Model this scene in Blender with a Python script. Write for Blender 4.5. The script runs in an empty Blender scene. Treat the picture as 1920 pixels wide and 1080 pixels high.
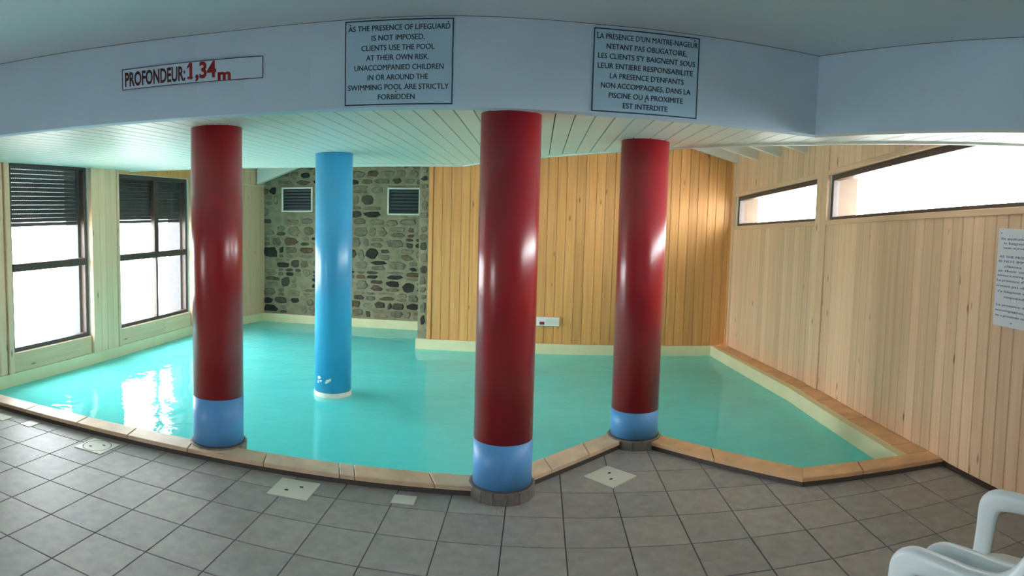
import bpy, bmesh, math, random
from mathutils import Vector, Matrix
random.seed(7)
R = math.radians
scene = bpy.context.scene
C = scene.collection

# ------------------------------------------------------------------ camera
# a sweep panorama: central cylindrical projection, 1178 px per radian
F = 1178.246; Y0 = 498.227; PITCH = .0702; ROLL = .0267; YAW = -.0404; CAMH = 1.657
def rot_m():
    cp, sp, cr, sr = math.cos(PITCH), math.sin(PITCH), math.cos(ROLL), math.sin(ROLL)
    c, s = math.cos(YAW), math.sin(YAW)
    rx = Matrix(((1, 0, 0), (0, cp, -sp), (0, sp, cp)))
    ry = Matrix(((cr, 0, sr), (0, 1, 0), (-sr, 0, cr)))
    rz = Matrix(((c, -s, 0), (s, c, 0), (0, 0, 1)))
    return ry @ rx @ rz
M = rot_m()
cd = bpy.data.cameras.new('camera')
cd.type = 'PANO'
cd.panorama_type = 'CENTRAL_CYLINDRICAL'
cd.central_cylindrical_radius = 1.0
cd.central_cylindrical_range_u_min = -960 / F
cd.central_cylindrical_range_u_max = 960 / F
cd.central_cylindrical_range_v_min = -(1080 - Y0) / F
cd.central_cylindrical_range_v_max = Y0 / F
cd.clip_start = .05
cam = bpy.data.objects.new('camera', cd); C.objects.link(cam)
m4 = Matrix.Identity(4)
for i in range(3):
    m4[i][0] = M[0][i]; m4[i][1] = M[2][i]; m4[i][2] = -M[1][i]
m4[2][3] = CAMH
cam.matrix_world = m4
scene.camera = cam

# ------------------------------------------------------------------ sky and exposure
w = bpy.data.worlds.new('sky'); scene.world = w; w.use_nodes = True
bg = w.node_tree.nodes['Background']
bg.inputs[0].default_value = (.93, .97, 1.0, 1); bg.inputs[1].default_value = 24.0
vs = scene.view_settings
vs.view_transform = 'Standard'; vs.look = 'None'; vs.gamma = 1; vs.use_curve_mapping = False
vs.exposure = 0.15
try:
    scene.cycles.use_denoising = True
    scene.cycles.max_bounces = 12; scene.cycles.diffuse_bounces = 6; scene.cycles.transparent_max_bounces = 16
    scene.cycles.sample_clamp_indirect = 8
except Exception:
    pass
def portal(name, loc, rot, sx, sy):
    l = bpy.data.lights.new(name, 'AREA'); l.shape = 'RECTANGLE'; l.size = sx; l.size_y = sy
    l.cycles.is_portal = True
    o = bpy.data.objects.new(name, l); C.objects.link(o); o.location = loc; o.rotation_euler = rot
# area light shines along local -Z
portal('daylight_portal', (-5.26, 5.05, 1.28), (0, R(-90), 0), 2.1, 1.3)
portal('daylight_portal', (-5.26, 7.07, 1.28), (0, R(-90), 0), 2.1, 1.8)
portal('daylight_portal', (3.14, 4.4, 2.1), (0, R(90), 0), 1.0, 7.9)
portal('daylight_portal', (-5.26, .05, 1.28), (0, R(-90), 0), 2.1, 1.4)

# ------------------------------------------------------------------ materials
def new_mat(name):
    m = bpy.data.materials.new(name); m.use_nodes = True
    nt = m.node_tree; p = nt.nodes['Principled BSDF']
    return m, nt, p
def N(nt, t, **kw):
    n = nt.nodes.new(t)
    for k, v in kw.items():
        if k in n.inputs: n.inputs[k].default_value = v
        else: setattr(n, k, v)
    return n
def ramp(nt, stops):
    n = nt.nodes.new('ShaderNodeValToRGB'); e = n.color_ramp.elements
    e[0].position, e[0].color = stops[0][0], (*stops[0][1], 1)
    e[1].position, e[1].color = stops[-1][0], (*stops[-1][1], 1)
    for p, c in stops[1:-1]:
        x = e.new(p); x.color = (*c, 1)
    return n
def mixc(nt, fac, a, b, mode='MIX'):
    n = nt.nodes.new('ShaderNodeMix'); n.data_type = 'RGBA'; n.blend_type = mode
    for s, v in ((0, fac), (6, a), (7, b)):
        if hasattr(v, 'is_linked'): nt.links.new(v, n.inputs[s])
        elif isinstance(v, (int, float)): n.inputs[s].default_value = v
        else: n.inputs[s].default_value = (*v, 1)
    return n.outputs[2]
def plain(name, col, rough=.5, noise=.0, nscale=6, spec=.5, coat=0, bump=0, metal=0):
    m, nt, p = new_mat(name)
    p.inputs['Roughness'].default_value = rough
    p.inputs['Specular IOR Level'].default_value = spec
    p.inputs['Metallic'].default_value = metal
    if coat:
        p.inputs['Coat Weight'].default_value = coat; p.inputs['Coat Roughness'].default_value = .12
    if noise or bump:
        tc = N(nt, 'ShaderNodeTexCoord'); nz = N(nt, 'ShaderNodeTexNoise', Scale=nscale, Detail=5)
        nt.links.new(tc.outputs['Object'], nz.inputs['Vector'])
        lo = tuple(c * (1 - noise) for c in col); hi = tuple(min(1, c * (1 + noise)) for c in col)
        r = ramp(nt, [(.3, lo), (.7, hi)]); nt.links.new(nz.outputs['Fac'], r.inputs['Fac'])
        nt.links.new(r.outputs['Color'], p.inputs['Base Color'])
        if bump:
            b = N(nt, 'ShaderNodeBump', Strength=bump, Distance=.01)
            nt.links.new(nz.outputs['Fac'], b.inputs['Height']); nt.links.new(b.outputs['Normal'], p.inputs['Normal'])
    else:
        p.inputs['Base Color'].default_value = (*col, 1)
    return m
def shifted(nt, scale):
    """object coordinates, each object shifted by its own random amount"""
    tc = N(nt, 'ShaderNodeTexCoord'); oi = N(nt, 'ShaderNodeObjectInfo')
    mul = N(nt, 'ShaderNodeMath', operation='MULTIPLY'); mul.inputs[1].default_value = 57.0
    nt.links.new(oi.outputs['Random'], mul.inputs[0])
    add = N(nt, 'ShaderNodeVectorMath', operation='ADD')
    nt.links.new(tc.outputs['Object'], add.inputs[0]); nt.links.new(mul.outputs[0], add.inputs[1])
    mp = N(nt, 'ShaderNodeMapping'); mp.inputs['Scale'].default_value = scale
    nt.links.new(add.outputs[0], mp.inputs['Vector'])
    return mp, oi
def wood(name, dark, mid, light, axis='z', rough=.5, knot=(.16, .07, .03)):
    m, nt, p = new_mat(name)
    sc = (28, 28, 1.1) if axis == 'z' else (1.1, 28, 28)
    mp, oi = shifted(nt, sc)
    nz = N(nt, 'ShaderNodeTexNoise', Scale=1.0, Detail=4, Distortion=.6)
    nt.links.new(mp.outputs[0], nz.inputs['Vector'])
    r = ramp(nt, [(.25, dark), (.5, mid), (.78, light)]); nt.links.new(nz.outputs['Fac'], r.inputs['Fac'])
    ks = (9, 9, 2.6) if axis == 'z' else (2.6, 9, 9)
    mp2, _ = shifted(nt, ks)
    vo = N(nt, 'ShaderNodeTexVoronoi', Scale=1.0); nt.links.new(mp2.outputs[0], vo.inputs['Vector'])
    kr = ramp(nt, [(.05, (1, 1, 1)), (.13, (0, 0, 0))]); nt.links.new(vo.outputs['Distance'], kr.inputs['Fac'])
    sepc = N(nt, 'ShaderNodeSeparateColor'); nt.links.new(vo.outputs['Color'], sepc.inputs[0])
    gt = N(nt, 'ShaderNodeMath', operation='GREATER_THAN'); gt.inputs[1].default_value = .45
    nt.links.new(sepc.outputs[0], gt.inputs[0])
    kk = N(nt, 'ShaderNodeMath', operation='MULTIPLY'); nt.links.new(kr.outputs[0], kk.inputs[0]); nt.links.new(gt.outputs[0], kk.inputs[1])
    km = N(nt, 'ShaderNodeMath', operation='MULTIPLY'); nt.links.new(kk.outputs[0], km.inputs[0]); km.inputs[1].default_value = .75
    c1 = mixc(nt, km.outputs[0], r.outputs[0], knot)
    hsv = N(nt, 'ShaderNodeHueSaturation')
    mr = N(nt, 'ShaderNodeMapRange'); nt.links.new(oi.outputs['Random'], mr.inputs[0])
    mr.inputs[3].default_value = .88; mr.inputs[4].default_value = 1.08
    nt.links.new(mr.outputs[0], hsv.inputs['Value']); nt.links.new(c1, hsv.inputs['Color'])
    nt.links.new(hsv.outputs[0], p.inputs['Base Color'])
    p.inputs['Roughness'].default_value = rough
    b = N(nt, 'ShaderNodeBump', Strength=.12, Distance=.004); nt.links.new(nz.outputs['Fac'], b.inputs['Height'])
    nt.links.new(b.outputs['Normal'], p.inputs['Normal'])
    return m
def varied(name, cols, rough=.6, nscale=9, bump=.25, var=.12):
    """each object gets one of several colours by its own random number, with a mottled noise on top"""
    m, nt, p = new_mat(name)
    mp, oi = shifted(nt, (1, 1, 1))
    r = nt.nodes.new('ShaderNodeValToRGB'); r.color_ramp.interpolation = 'CONSTANT'; e = r.color_ramp.elements
    tot = sum(wt for _, wt in cols); acc = 0
    for i, (c, wt) in enumerate(cols):
        if i == 0: el = e[0]; el.position = 0
        elif i == 1: el = e[1]; el.position = acc / tot
        else: el = e.new(acc / tot)
        el.color = (*c, 1); acc += wt
    nt.links.new(oi.outputs['Random'], r.inputs['Fac'])
    nz = N(nt, 'ShaderNodeTexNoise', Scale=nscale, Detail=6); nt.links.new(mp.outputs[0], nz.inputs['Vector'])
    g = ramp(nt, [(.3, (1 - var * 2,) * 3), (.7, (1 + var,) * 3)]); nt.links.new(nz.outputs['Fac'], g.inputs['Fac'])
    c = mixc(nt, 1.0, r.outputs[0], g.outputs[0], 'MULTIPLY'); nt.links.new(c, p.inputs['Base Color'])
    p.inputs['Roughness'].default_value = rough
    b = N(nt, 'ShaderNodeBump', Strength=bump, Distance=.01); nt.links.new(nz.outputs['Fac'], b.inputs['Height'])
    nt.links.new(b.outputs['Normal'], p.inputs['Normal'])
    return m

MAT = {}
MAT['pine'] = wood('pale_pine', (.72, .465, .285), (.79, .525, .335), (.84, .585, .39))
MAT['pine_h'] = wood('pale_pine_across', (.70, .455, .275), (.77, .515, .325), (.83, .58, .38), axis='x')
MAT['honey'] = wood('honey_pine', (.62, .285, .085), (.73, .355, .115), (.82, .435, .16))
MAT['blueish'] = plain('blue_cast_white_paint', (.58, .76, .93), .7, .03, 3, bump=.05)  # white paint with the bluish light cast mixed into its colour
MAT['ceil'] = plain('pale_ceiling_paint', (.60, .75, .84), .8, .03, 2)  # bluish tint of the bounced light put into the base colour
MAT['white_plank'] = plain('white_gloss_paint', (.80, .86, .80), .38, .02, 2)
MAT['white'] = plain('white_paint', (.82, .80, .74), .5)
MAT['plaster'] = plain('white_plaster', (.78, .76, .72), .8, .04, 4)
MAT['render'] = plain('exterior_render', (.74, .72, .68), .85, .05, 4)
MAT['reveal'] = plain('grey_window_reveal', (.050, .050, .054), .6)
MAT['reveal_wood'] = plain('darkened_outer_jamb', (.085, .050, .026), .6, .1, 9)  # wood colour darkened so the strong daylight does not burn it out
MAT['dark_gap'] = plain('dark_backing', (.05, .025, .014), .8)
MAT['brown'] = plain('brown_frame', (.075, .05, .042), .45, .1, 12)
MAT['shutter'] = plain('shutter_slat', (.045, .043, .045), .5)
MAT['red'] = plain('gloss_red_paint', (.35, .007, .017), .28, .06, 4, spec=.85)
MAT['blue_band'] = plain('blue_band_paint', (.12, .38, .78), .42, .04, 5)
MAT['blue'] = plain('sky_blue_paint', (.055, .40, .74), .30, .04, 4, spec=.8)
MAT['cream'] = plain('cream_pool_paint', (.78, .72, .46), .6, .05, 4)
MAT['white_ring'] = plain('white_ring', (.85, .84, .72), .6, .08, 20)
MAT['liner'] = plain('turquoise_liner', (.14, .80, .79), .7, .05, 2)
MAT['tile'] = varied('grey_stoneware', [((.36, .335, .315), 1), ((.34, .325, .31), 1), ((.38, .35, .325), 1), ((.33, .31, .295), 1)], .52, 14, .08, .08)
MAT['grout'] = plain('dark_grout', (.085, .072, .064), .9)
MAT['ring_tile'] = varied('ring_stoneware', [((.20, .17, .15), 1), ((.27, .23, .20), 1), ((.24, .21, .19), 1)], .5, 20, .1)
MAT['coping'] = varied('sandstone_coping', [((.76, .53, .35), 1), ((.80, .57, .39), 1), ((.72, .49, .31), 1), ((.78, .57, .40), 1)], .5, 7, .1, .1)
MAT['terracotta'] = varied('terracotta_coping', [((.82, .48, .25), 1), ((.78, .45, .24), 1)], .6, 6, .1, .1)
MAT['lid'] = plain('ivory_plastic', (.72, .70, .60), .4, .03, 8)
MAT['black'] = plain('black_ink', (.012, .015, .02), .6)
MAT['ink_blue'] = plain('dark_blue_ink', (.012, .035, .075), .6)
MAT['ink_red'] = plain('dark_red_ink', (.30, .010, .012), .5)
MAT['ink_maroon'] = plain('maroon_ink', (.07, .006, .012), .5)
MAT['ink_violet'] = plain('violet_ink', (.13, .12, .32), .6)
MAT['sign_blue'] = plain('pale_blue_sign', (.44, .68, .86), .4)
MAT['sign_white'] = plain('white_sign', (.80, .82, .88), .4)
MAT['plastic'] = plain('white_chair_plastic', (.80, .87, .90), .3, .02, 6)
MAT['mortar'] = plain('grey_green_mortar', (.26, .24, .155), .95, .25, 9, bump=.6)
MAT['stone'] = varied('rubble_stone', [((.03, .026, .022), 3), ((.19, .17, .115), 3), ((.13, .082, .05), 2), ((.25, .21, .135), 3), ((.08, .063, .045), 2), ((.22, .195, .135), 3), ((.17, .14, .09), 3)], .85, 16, .6, .22)
MAT['vent_dark'] = plain('dark_louvre', (.035, .045, .05), .5)
MAT['ground'] = plain('pale_gravel', (.62, .60, .56), .9, .1, 3)
MAT['steel'] = plain('steel', (.5, .5, .5), .35, metal=1)
def schlick(nt, f0):
    lw = N(nt, 'ShaderNodeLayerWeight', Blend=.5)
    pw = N(nt, 'ShaderNodeMath', operation='POWER'); nt.links.new(lw.outputs['Facing'], pw.inputs[0]); pw.inputs[1].default_value = 5.0
    ma = N(nt, 'ShaderNodeMath', operation='MULTIPLY_ADD'); nt.links.new(pw.outputs[0], ma.inputs[0]); ma.inputs[1].default_value = 1 - f0; ma.inputs[2].default_value = f0
    return lw, ma
def glass():
    m = bpy.data.materials.new('window_glass'); m.use_nodes = True; nt = m.node_tree; nt.nodes.clear()
    o = N(nt, 'ShaderNodeOutputMaterial'); mx = N(nt, 'ShaderNodeMixShader'); _, fr = schlick(nt, .02)
    t = N(nt, 'ShaderNodeBsdfTransparent'); g = N(nt, 'ShaderNodeBsdfGlossy', Roughness=.02)
    t.inputs[0].default_value = (.97, .98, .98, 1)
    nt.links.new(fr.outputs[0], mx.inputs[0]); nt.links.new(t.outputs[0], mx.inputs[1]); nt.links.new(g.outputs[0], mx.inputs[2])
    nt.links.new(mx.outputs[0], o.inputs[0]); return m
MAT['glass'] = glass()
def water():
    m = bpy.data.materials.new('turquoise_water'); m.use_nodes = True; nt = m.node_tree; nt.nodes.clear()
    o = N(nt, 'ShaderNodeOutputMaterial'); mx = N(nt, 'ShaderNodeMixShader'); lw, fr = schlick(nt, .021)
    milky = N(nt, 'ShaderNodeMixShader'); milky.inputs[0].default_value = .72
    t = N(nt, 'ShaderNodeBsdfTransparent'); t.inputs[0].default_value = (.62, .97, .95, 1)
    d = N(nt, 'ShaderNodeBsdfDiffuse'); d.inputs[0].default_value = (.17, .90, .89, 1)
    g = N(nt, 'ShaderNodeBsdfGlossy', Roughness=.03)
    tc = N(nt, 'ShaderNodeTexCoord')
    n1 = N(nt, 'ShaderNodeTexNoise', Scale=2.2, Detail=3); n2 = N(nt, 'ShaderNodeTexNoise', Scale=9.0, Detail=2)
    for n in (n1, n2): nt.links.new(tc.outputs['Object'], n.inputs['Vector'])
    mul = N(nt, 'ShaderNodeMath', operation='MULTIPLY'); nt.links.new(n2.outputs['Fac'], mul.inputs[0]); mul.inputs[1].default_value = .22
    add = N(nt, 'ShaderNodeMath', operation='ADD'); nt.links.new(n1.outputs['Fac'], add.inputs[0]); nt.links.new(mul.outputs[0], add.inputs[1])
    b = N(nt, 'ShaderNodeBump', Strength=.35, Distance=.045); nt.links.new(add.outputs[0], b.inputs['Height'])
    for s in (lw, g): nt.links.new(b.outputs['Normal'], s.inputs['Normal'])
    nt.links.new(t.outputs[0], milky.inputs[1]); nt.links.new(d.outputs[0], milky.inputs[2])
    nt.links.new(fr.outputs[0], mx.inputs[0]); nt.links.new(milky.outputs[0], mx.inputs[1]); nt.links.new(g.outputs[0], mx.inputs[2])
    nt.links.new(mx.outputs[0], o.inputs[0]); return m
MAT['water'] = water()
def floor_base():
    m, nt, p = new_mat('tiled_floor')
    tc = N(nt, 'ShaderNodeTexCoord'); mp = N(nt, 'ShaderNodeMapping'); mp.inputs['Location'].default_value = (-.1875, -.1336, 0)
    br = N(nt, 'ShaderNodeTexBrick', offset=0.0, squash=1.0); br.inputs['Scale'].default_value = 1.0
    br.inputs['Brick Width'].default_value = .33; br.inputs['Row Height'].default_value = .33; br.inputs['Mortar Size'].default_value = .003
    br.inputs['Color1'].default_value = (.285, .27, .26, 1); br.inputs['Color2'].default_value = (.27, .26, .25, 1); br.inputs['Mortar'].default_value = (.075, .065, .06, 1)
    nt.links.new(tc.outputs['Object'], mp.inputs[0]); nt.links.new(mp.outputs[0], br.inputs['Vector'])
    nt.links.new(br.outputs['Color'], p.inputs['Base Color']); p.inputs['Roughness'].default_value = .42
    return m
MAT['floor_base'] = floor_base()

# ------------------------------------------------------------------ builders
def tag(o, label=None, cat=None, group=None, kind=None):
    if label: o['label'] = label
    if cat: o['category'] = cat
    if group: o['group'] = group
    if kind: o['kind'] = kind
    return o
def link(name, me, mat, parent=None, smooth=False):
    o = bpy.data.objects.new(name, me); C.objects.link(o)
    if mat: me.materials.clear(); me.materials.append(MAT[mat])
    if smooth:
        for p in me.polygons: p.use_smooth = True
    if parent is not None: o.parent = parent
    return o
def from_bm(name, bm, mat, parent=None, smooth=False):
    bmesh.ops.recalc_face_normals(bm, faces=bm.faces)
    me = bpy.data.meshes.new(name); bm.to_mesh(me); bm.free()
    return link(name, me, mat, parent, smooth)
def empty(name, loc=(0, 0, 0), rz=0, parent=None):
    o = bpy.data.objects.new(name, None); C.objects.link(o); o.location = loc; o.rotation_euler = (0, 0, rz)
    o.empty_display_size = .1
    if parent is not None: o.parent = parent
    return o
def add_box(bm, a, b):
    v = [bm.verts.new((x, y, z)) for x in (a[0], b[0]) for y in (a[1], b[1]) for z in (a[2], b[2])]
    for f in ((0, 1, 3, 2), (4, 6, 7, 5), (0, 4, 5, 1), (2, 3, 7, 6), (0, 2, 6, 4), (1, 5, 7, 3)):
        bm.faces.new([v[i] for i in f])
def area2(P):
    return sum(P[i][0] * P[(i + 1) % len(P)][1] - P[(i + 1) % len(P)][0] * P[i][1] for i in range(len(P)))
def inset(P, d):
    """move every edge of a (mostly convex) polygon inwards by d"""
    if area2(P) < 0: P = P[::-1]
    n = len(P); out = []
    for i in range(n):
        a, b, c = Vector(P[i - 1]), Vector(P[i]), Vector(P[(i + 1) % n])
        e1 = (b - a).normalized(); e2 = (c - b).normalized()
        n1 = Vector((-e1.y, e1.x)); n2 = Vector((-e2.y, e2.x))
        k = (n1 + n2); den = 1 + n1.dot(n2)
        q = b + k * (d / den if den > .15 else 0)
        out.append((q.x, q.y))
    return out
def add_prism(bm, P, w0, w1, bev, to3):
    """flat piece: outline P extruded from w0 to w1 with a bevelled front; to3(u, v, w) -> xyz"""
    if area2(P) < 0: P = P[::-1]
    rings = [(P, w0), (P, w1 - (bev if w1 > w0 else -bev)), (inset(P, bev), w1)] if bev else [(P, w0), (P, w1)]
    vs_ = [[bm.verts.new(to3(u, v, ww)) for u, v in Q] for Q, ww in rings]
    n = len(P)
    bm.faces.new(vs_[0][::-1]); bm.faces.new(vs_[-1])
    for a, b in zip(vs_, vs_[1:]):
        for i in range(n): bm.faces.new((a[i], a[(i + 1) % n], b[(i + 1) % n], b[i]))
class Frame:
    """a vertical wall plane: u along the wall, z up, w into the room (sgn * local y)"""
    def __init__(s, o, d, sgn): s.o = Vector((o[0], o[1])); s.d = Vector(d).normalized(); s.sgn = sgn; s.a = math.atan2(s.d.y, s.d.x)
    def piece(s, name, P, w0, w1, mat, parent=None, bev=0):
        u0 = min(p[0] for p in P); z0 = min(p[1] for p in P); bm = bmesh.new()
        add_prism(bm, [(u - u0, z - z0) for u, z in P], w0, w1, bev, lambda u, v, ww: (u, s.sgn * ww, v))
        o = from_bm(name, bm, mat, parent)
        q = s.o + s.d * u0; o.location = (q.x, q.y, z0); o.rotation_euler = (0, 0, s.a); return o
    def at(s, u, z, ww=0):
        n = Vector((-s.d.y, s.d.x)) * s.sgn; q = s.o + s.d * u + n * ww; return (q.x, q.y, z)
def rect(a, b, c, d): return [(a, b), (c, b), (c, d), (a, d)]
def flat_piece(name, P, z0, z1, mat, parent=None, bev=0):
    u0 = sum(p[0] for p in P) / len(P); v0 = sum(p[1] for p in P) / len(P); bm = bmesh.new()
    add_prism(bm, [(u - u0, v - v0) for u, v in P], z0, z1, bev, lambda u, v, ww: (u, v, ww))
    o = from_bm(name, bm, mat, parent); o.location = (u0, v0, 0); return o
def clip(P, a, b, c):
    """keep the part of polygon P where a*x + b*y <= c"""
    out = []
    for i in range(len(P)):
        p, q = P[i], P[(i + 1) % len(P)]; fp = a * p[0] + b * p[1] - c; fq = a * q[0] + b * q[1] - c
        if fp <= 0: out.append(p)
        if fp * fq < 0:
            t = fp / (fp - fq); out.append((p[0] + (q[0] - p[0]) * t, p[1] + (q[1] - p[1]) * t))
    return out
def half(p, q):
    """half plane to the right of p -> q as (a, b, c)"""
    a, b = -(q[1] - p[1]), (q[0] - p[0]); return a, b, a * p[0] + b * p[1]
def lathe(bm, prof, n=48, cx=0, cy=0):
    rings = [[bm.verts.new((cx + r * math.cos(2 * math.pi * i / n), cy + r * math.sin(2 * math.pi * i / n), z)) for i in range(n)] for r, z in prof]
    for a, b in zip(rings, rings[1:]):
        for i in range(n): bm.faces.new((a[i], a[(i + 1) % n], b[(i + 1) % n], b[i]))
    bm.faces.new(rings[0][::-1]); bm.faces.new(rings[-1])
def lerp_poly(pts, x):
    for (x0, y0), (x1, y1) in zip(pts, pts[1:]):
        if x0 <= x <= x1: return y0 + (y1 - y0) * (x - x0) / (x1 - x0)
    return pts[0][1] if x < pts[0][0] else pts[-1][1]

# ------------------------------------------------------------------ floor
XL, XR, YB, YS = -4.93, 2.85, 8.25, 9.65
WATER = -.08
OUT = [(-4.95, 3.57), (-.17, 3.66), (.75, 4.62), (1.725, 3.65), (2.86, 3.62)]   # outer edge of the front coping
fl = [(-4.95, -3.3), (2.95, -3.3), (2.95, 3.66), (1.745, 3.69), (.75, 4.68), (-.19, 3.7), (-4.95, 3.61)]
bm = bmesh.new(); add_prism(bm, fl, -.25, -.006, 0, lambda u, v, ww: (u, v, ww))
floor = from_bm('floor', bm, 'floor_base')
tag(floor, 'grey stoneware tiled floor beside the pool', 'floor', kind='structure')
T = .33; gx, gy = .1875, 3.7636
h1 = half((-4.95, 3.60), (-.17, 3.69)); h1r = half((1.725, 3.68), (2.86, 3.65))
tri = [half((-.19, 3.68), (.75, 4.66)), half((.75, 4.66), (1.745, 3.67))]
for j in range(-3, 10):
    for i in range(-16, 9):
        x0, y1 = gx + i * T, gy - j * T
        P = rect(x0 + .003, y1 - T + .003, x0 + T - .003, y1 - .003)
        P = clip(P, -1, 0, 4.93); P = clip(P, 1, 0, 2.848) if P else P
        if not P: continue
        polys = []
        cx = sum(p[0] for p in P) / len(P)
        if y1 <= 3.60: polys = [P]
        else:
            if x0 < -.19:
                Q = clip(clip(P, *h1), 1, 0, -.19); polys.append(Q)
            if x0 + T > 1.745:
                Q = clip(clip(P, *h1r), -1, 0, -1.745) if P else []; polys.append(Q)
            Q = clip(clip(P, -1, 0, .19), 1, 0, 1.745)
            for hh in tri:
                if Q: Q = clip(Q, *hh)
            polys.append(Q)
        polys = [q for q in polys if len(q) > 2 and abs(area2(q)) > .006]
        if not polys: continue
        bm = bmesh.new()
        for q in polys: add_prism(bm, [(u - x0, v - y1) for u, v in q], -.012, 0, .002, lambda u, v, ww: (u, v, ww))
        o = from_bm('floor_tile', bm, 'tile', floor); o.location = (x0, y1, 0)

# ------------------------------------------------------------------ front coping with the V notch
cop = empty('trim_1'); tag(cop, 'sandstone coping along the front edge of the pool', 'coping', kind='structure')
def offset_line(pts, d):
    res = []
    for i, p in enumerate(pts):
        ns = []
        for a, b in ((i - 1, i), (i, i + 1)):
            if a >= 0 and b < len(pts):
                e = (Vector(pts[b]) - Vector(pts[a])).normalized(); ns.append(Vector((-e.y, e.x)))
        n = ns[0] if len(ns) == 1 else (ns[0] + ns[1]) / (1 + ns[0].dot(ns[1]))
        q = Vector(p) + n * d; res.append((q.x, q.y))
    return res
INN = offset_line(OUT, .175)
rec_o = offset_line(OUT, .006); rec_i = offset_line(OUT, .16)
joints = [[(-4.95 - x) / (-4.95 + .17) for x in (-4.95, -4.4, -3.87, -3.3, -2.8, -2.28, -1.70, -1.18, -1.08, -.58, -.17)],
          [0, .33, .62, 1.0], [0, .52, 1.0], [0, .40, 1.0]]
for s in range(4):
    a, b, c, d = map(Vector, (OUT[s], OUT[s + 1], INN[s + 1], INN[s]))
    for t0, t1 in zip(joints[s], joints[s][1:]):
        e = .003 / (b - a).length
        lo, hi = t0 + (e if t0 > 0 else 0), t1 - (e if t1 < 1 else 0)
        P = [a.lerp(b, lo), a.lerp(b, hi), d.lerp(c, hi), d.lerp(c, lo)]
        flat_piece('coping_stone', [(p.x, p.y) for p in P], .034, .062, 'coping' if s < 2 else 'terracotta', cop, .004)
    a, b, c, d = rec_o[s], rec_o[s + 1], rec_i[s + 1], rec_i[s]
    flat_piece('coping_bed', [a, b, c, d], -.02, .0345, 'grout', cop)
# side coping along the right wall
cop2 = empty('trim_2'); tag(cop2, 'terracotta ledge between the pool and the right wood wall', 'coping', kind='structure')
side_in = [(2.64, 3.80), (2.64, 5.9), (2.43, 8.22)]; side_out = [(2.848, 3.80), (2.848, 5.9), (2.62, 8.22)]
flat_piece('coping_stone', [(2.64, 3.815), (2.848, 3.81), (2.848, 4.02), (2.64, 4.02)], .0, .06, 'terracotta', cop2, .006)
for s, cuts in ((0, (.105, .45, .75, 1)), (1, (0, .3, .6, .85, 1))):
    a, b, c, d = map(Vector, (side_in[s], side_in[s + 1], side_out[s + 1], side_out[s]))
    for t0, t1 in zip(cuts, cuts[1:]):
        P = [a.lerp(b, t0 + .001), a.lerp(b, t1 - .001), d.lerp(c, t1 - .001), d.lerp(c, t0 + .001)]
        flat_piece('coping_stone', [(p.x, p.y) for p in P], .0, .06, 'terracotta', cop2, .006)

# ------------------------------------------------------------------ pool basin and water
POOL = [INN[0], INN[1], INN[2], INN[3], (2.57, INN[4][1]), (2.57, 5.9), (2.38, 8.21), (-1.60, 8.21), (-1.60, 9.61), (-4.5, 9.61), (-4.91, 8.0), (-4.91, INN[0][1])]
def ring_wall(name, P, z0, z1, t, mat, parent=None):
    O = inset(P, -t); bm = bmesh.new(); n = len(P)
    if area2(P) < 0: P = P[::-1]
    rows = [[bm.verts.new((x, y, z)) for x, y in Q] for Q, z in ((P, z0), (P, z1), (O, z1), (O, z0))]
    for k in range(4):
        a, b = rows[k], rows[(k + 1) % 4]
        for i in range(n): bm.faces.new((a[i], a[(i + 1) % n], b[(i + 1) % n], b[i]))
    return from_bm(name, bm, mat, parent)
basin = empty('pool_basin'); tag(basin, 'pool basin with cream rim and turquoise sides under the water', 'pool', kind='structure')
ring_wall('pool_side', POOL, -1.42, -.11, .12, 'liner', basin)
flat_piece('pool_bottom', inset(POOL, -.12), -1.5, -1.42, 'liner', basin)
# cream rim at the water line: left, niche, nib, right
def rim(P, name='pool_rim'):
    flat_piece(name, P, -.11, .057, 'cream', basin, .003)
rim([(-4.91, 3.76), (-4.91, 8.0), (-4.97, 8.02), (-4.97, 3.76)])
rim([(-4.91, 8.0), (-4.5, 9.61), (-4.56, 9.66), (-4.97, 8.02)])
rim([(-4.5, 9.61), (-1.60, 9.61), (-1.60, 9.67), (-4.56, 9.66)])
rim([(-1.60, 8.21), (-1.60, 9.66), (-1.40, 9.66), (-1.40, 8.27), (2.6, 8.27), (2.38, 8.21)])
rim([(2.38, 8.21), (2.57, 5.9), (2.57, 3.79), (2.65, 3.79), (2.65, 5.9), (2.45, 8.23)])
bm = bmesh.new()
for vv in [POOL]:
    f = bm.faces.new([bm.verts.new((x, y, WATER)) for x, y in inset(vv, -.002)])
bmesh.ops.triangulate(bm, faces=bm.faces[:])
wat = from_bm('pool_water', bm, 'water')
for p in wat.data.polygons:
    if p.normal.z < 0: p.flip()
tag(wat, 'clear turquoise water filling the indoor pool', 'water', kind='stuff')

# ------------------------------------------------------------------ walls
def SILL(y): return 1.708 + (8.12 - y) * .0414
def HEAD(y): return 2.10 + (8.15 - y) * .067
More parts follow.
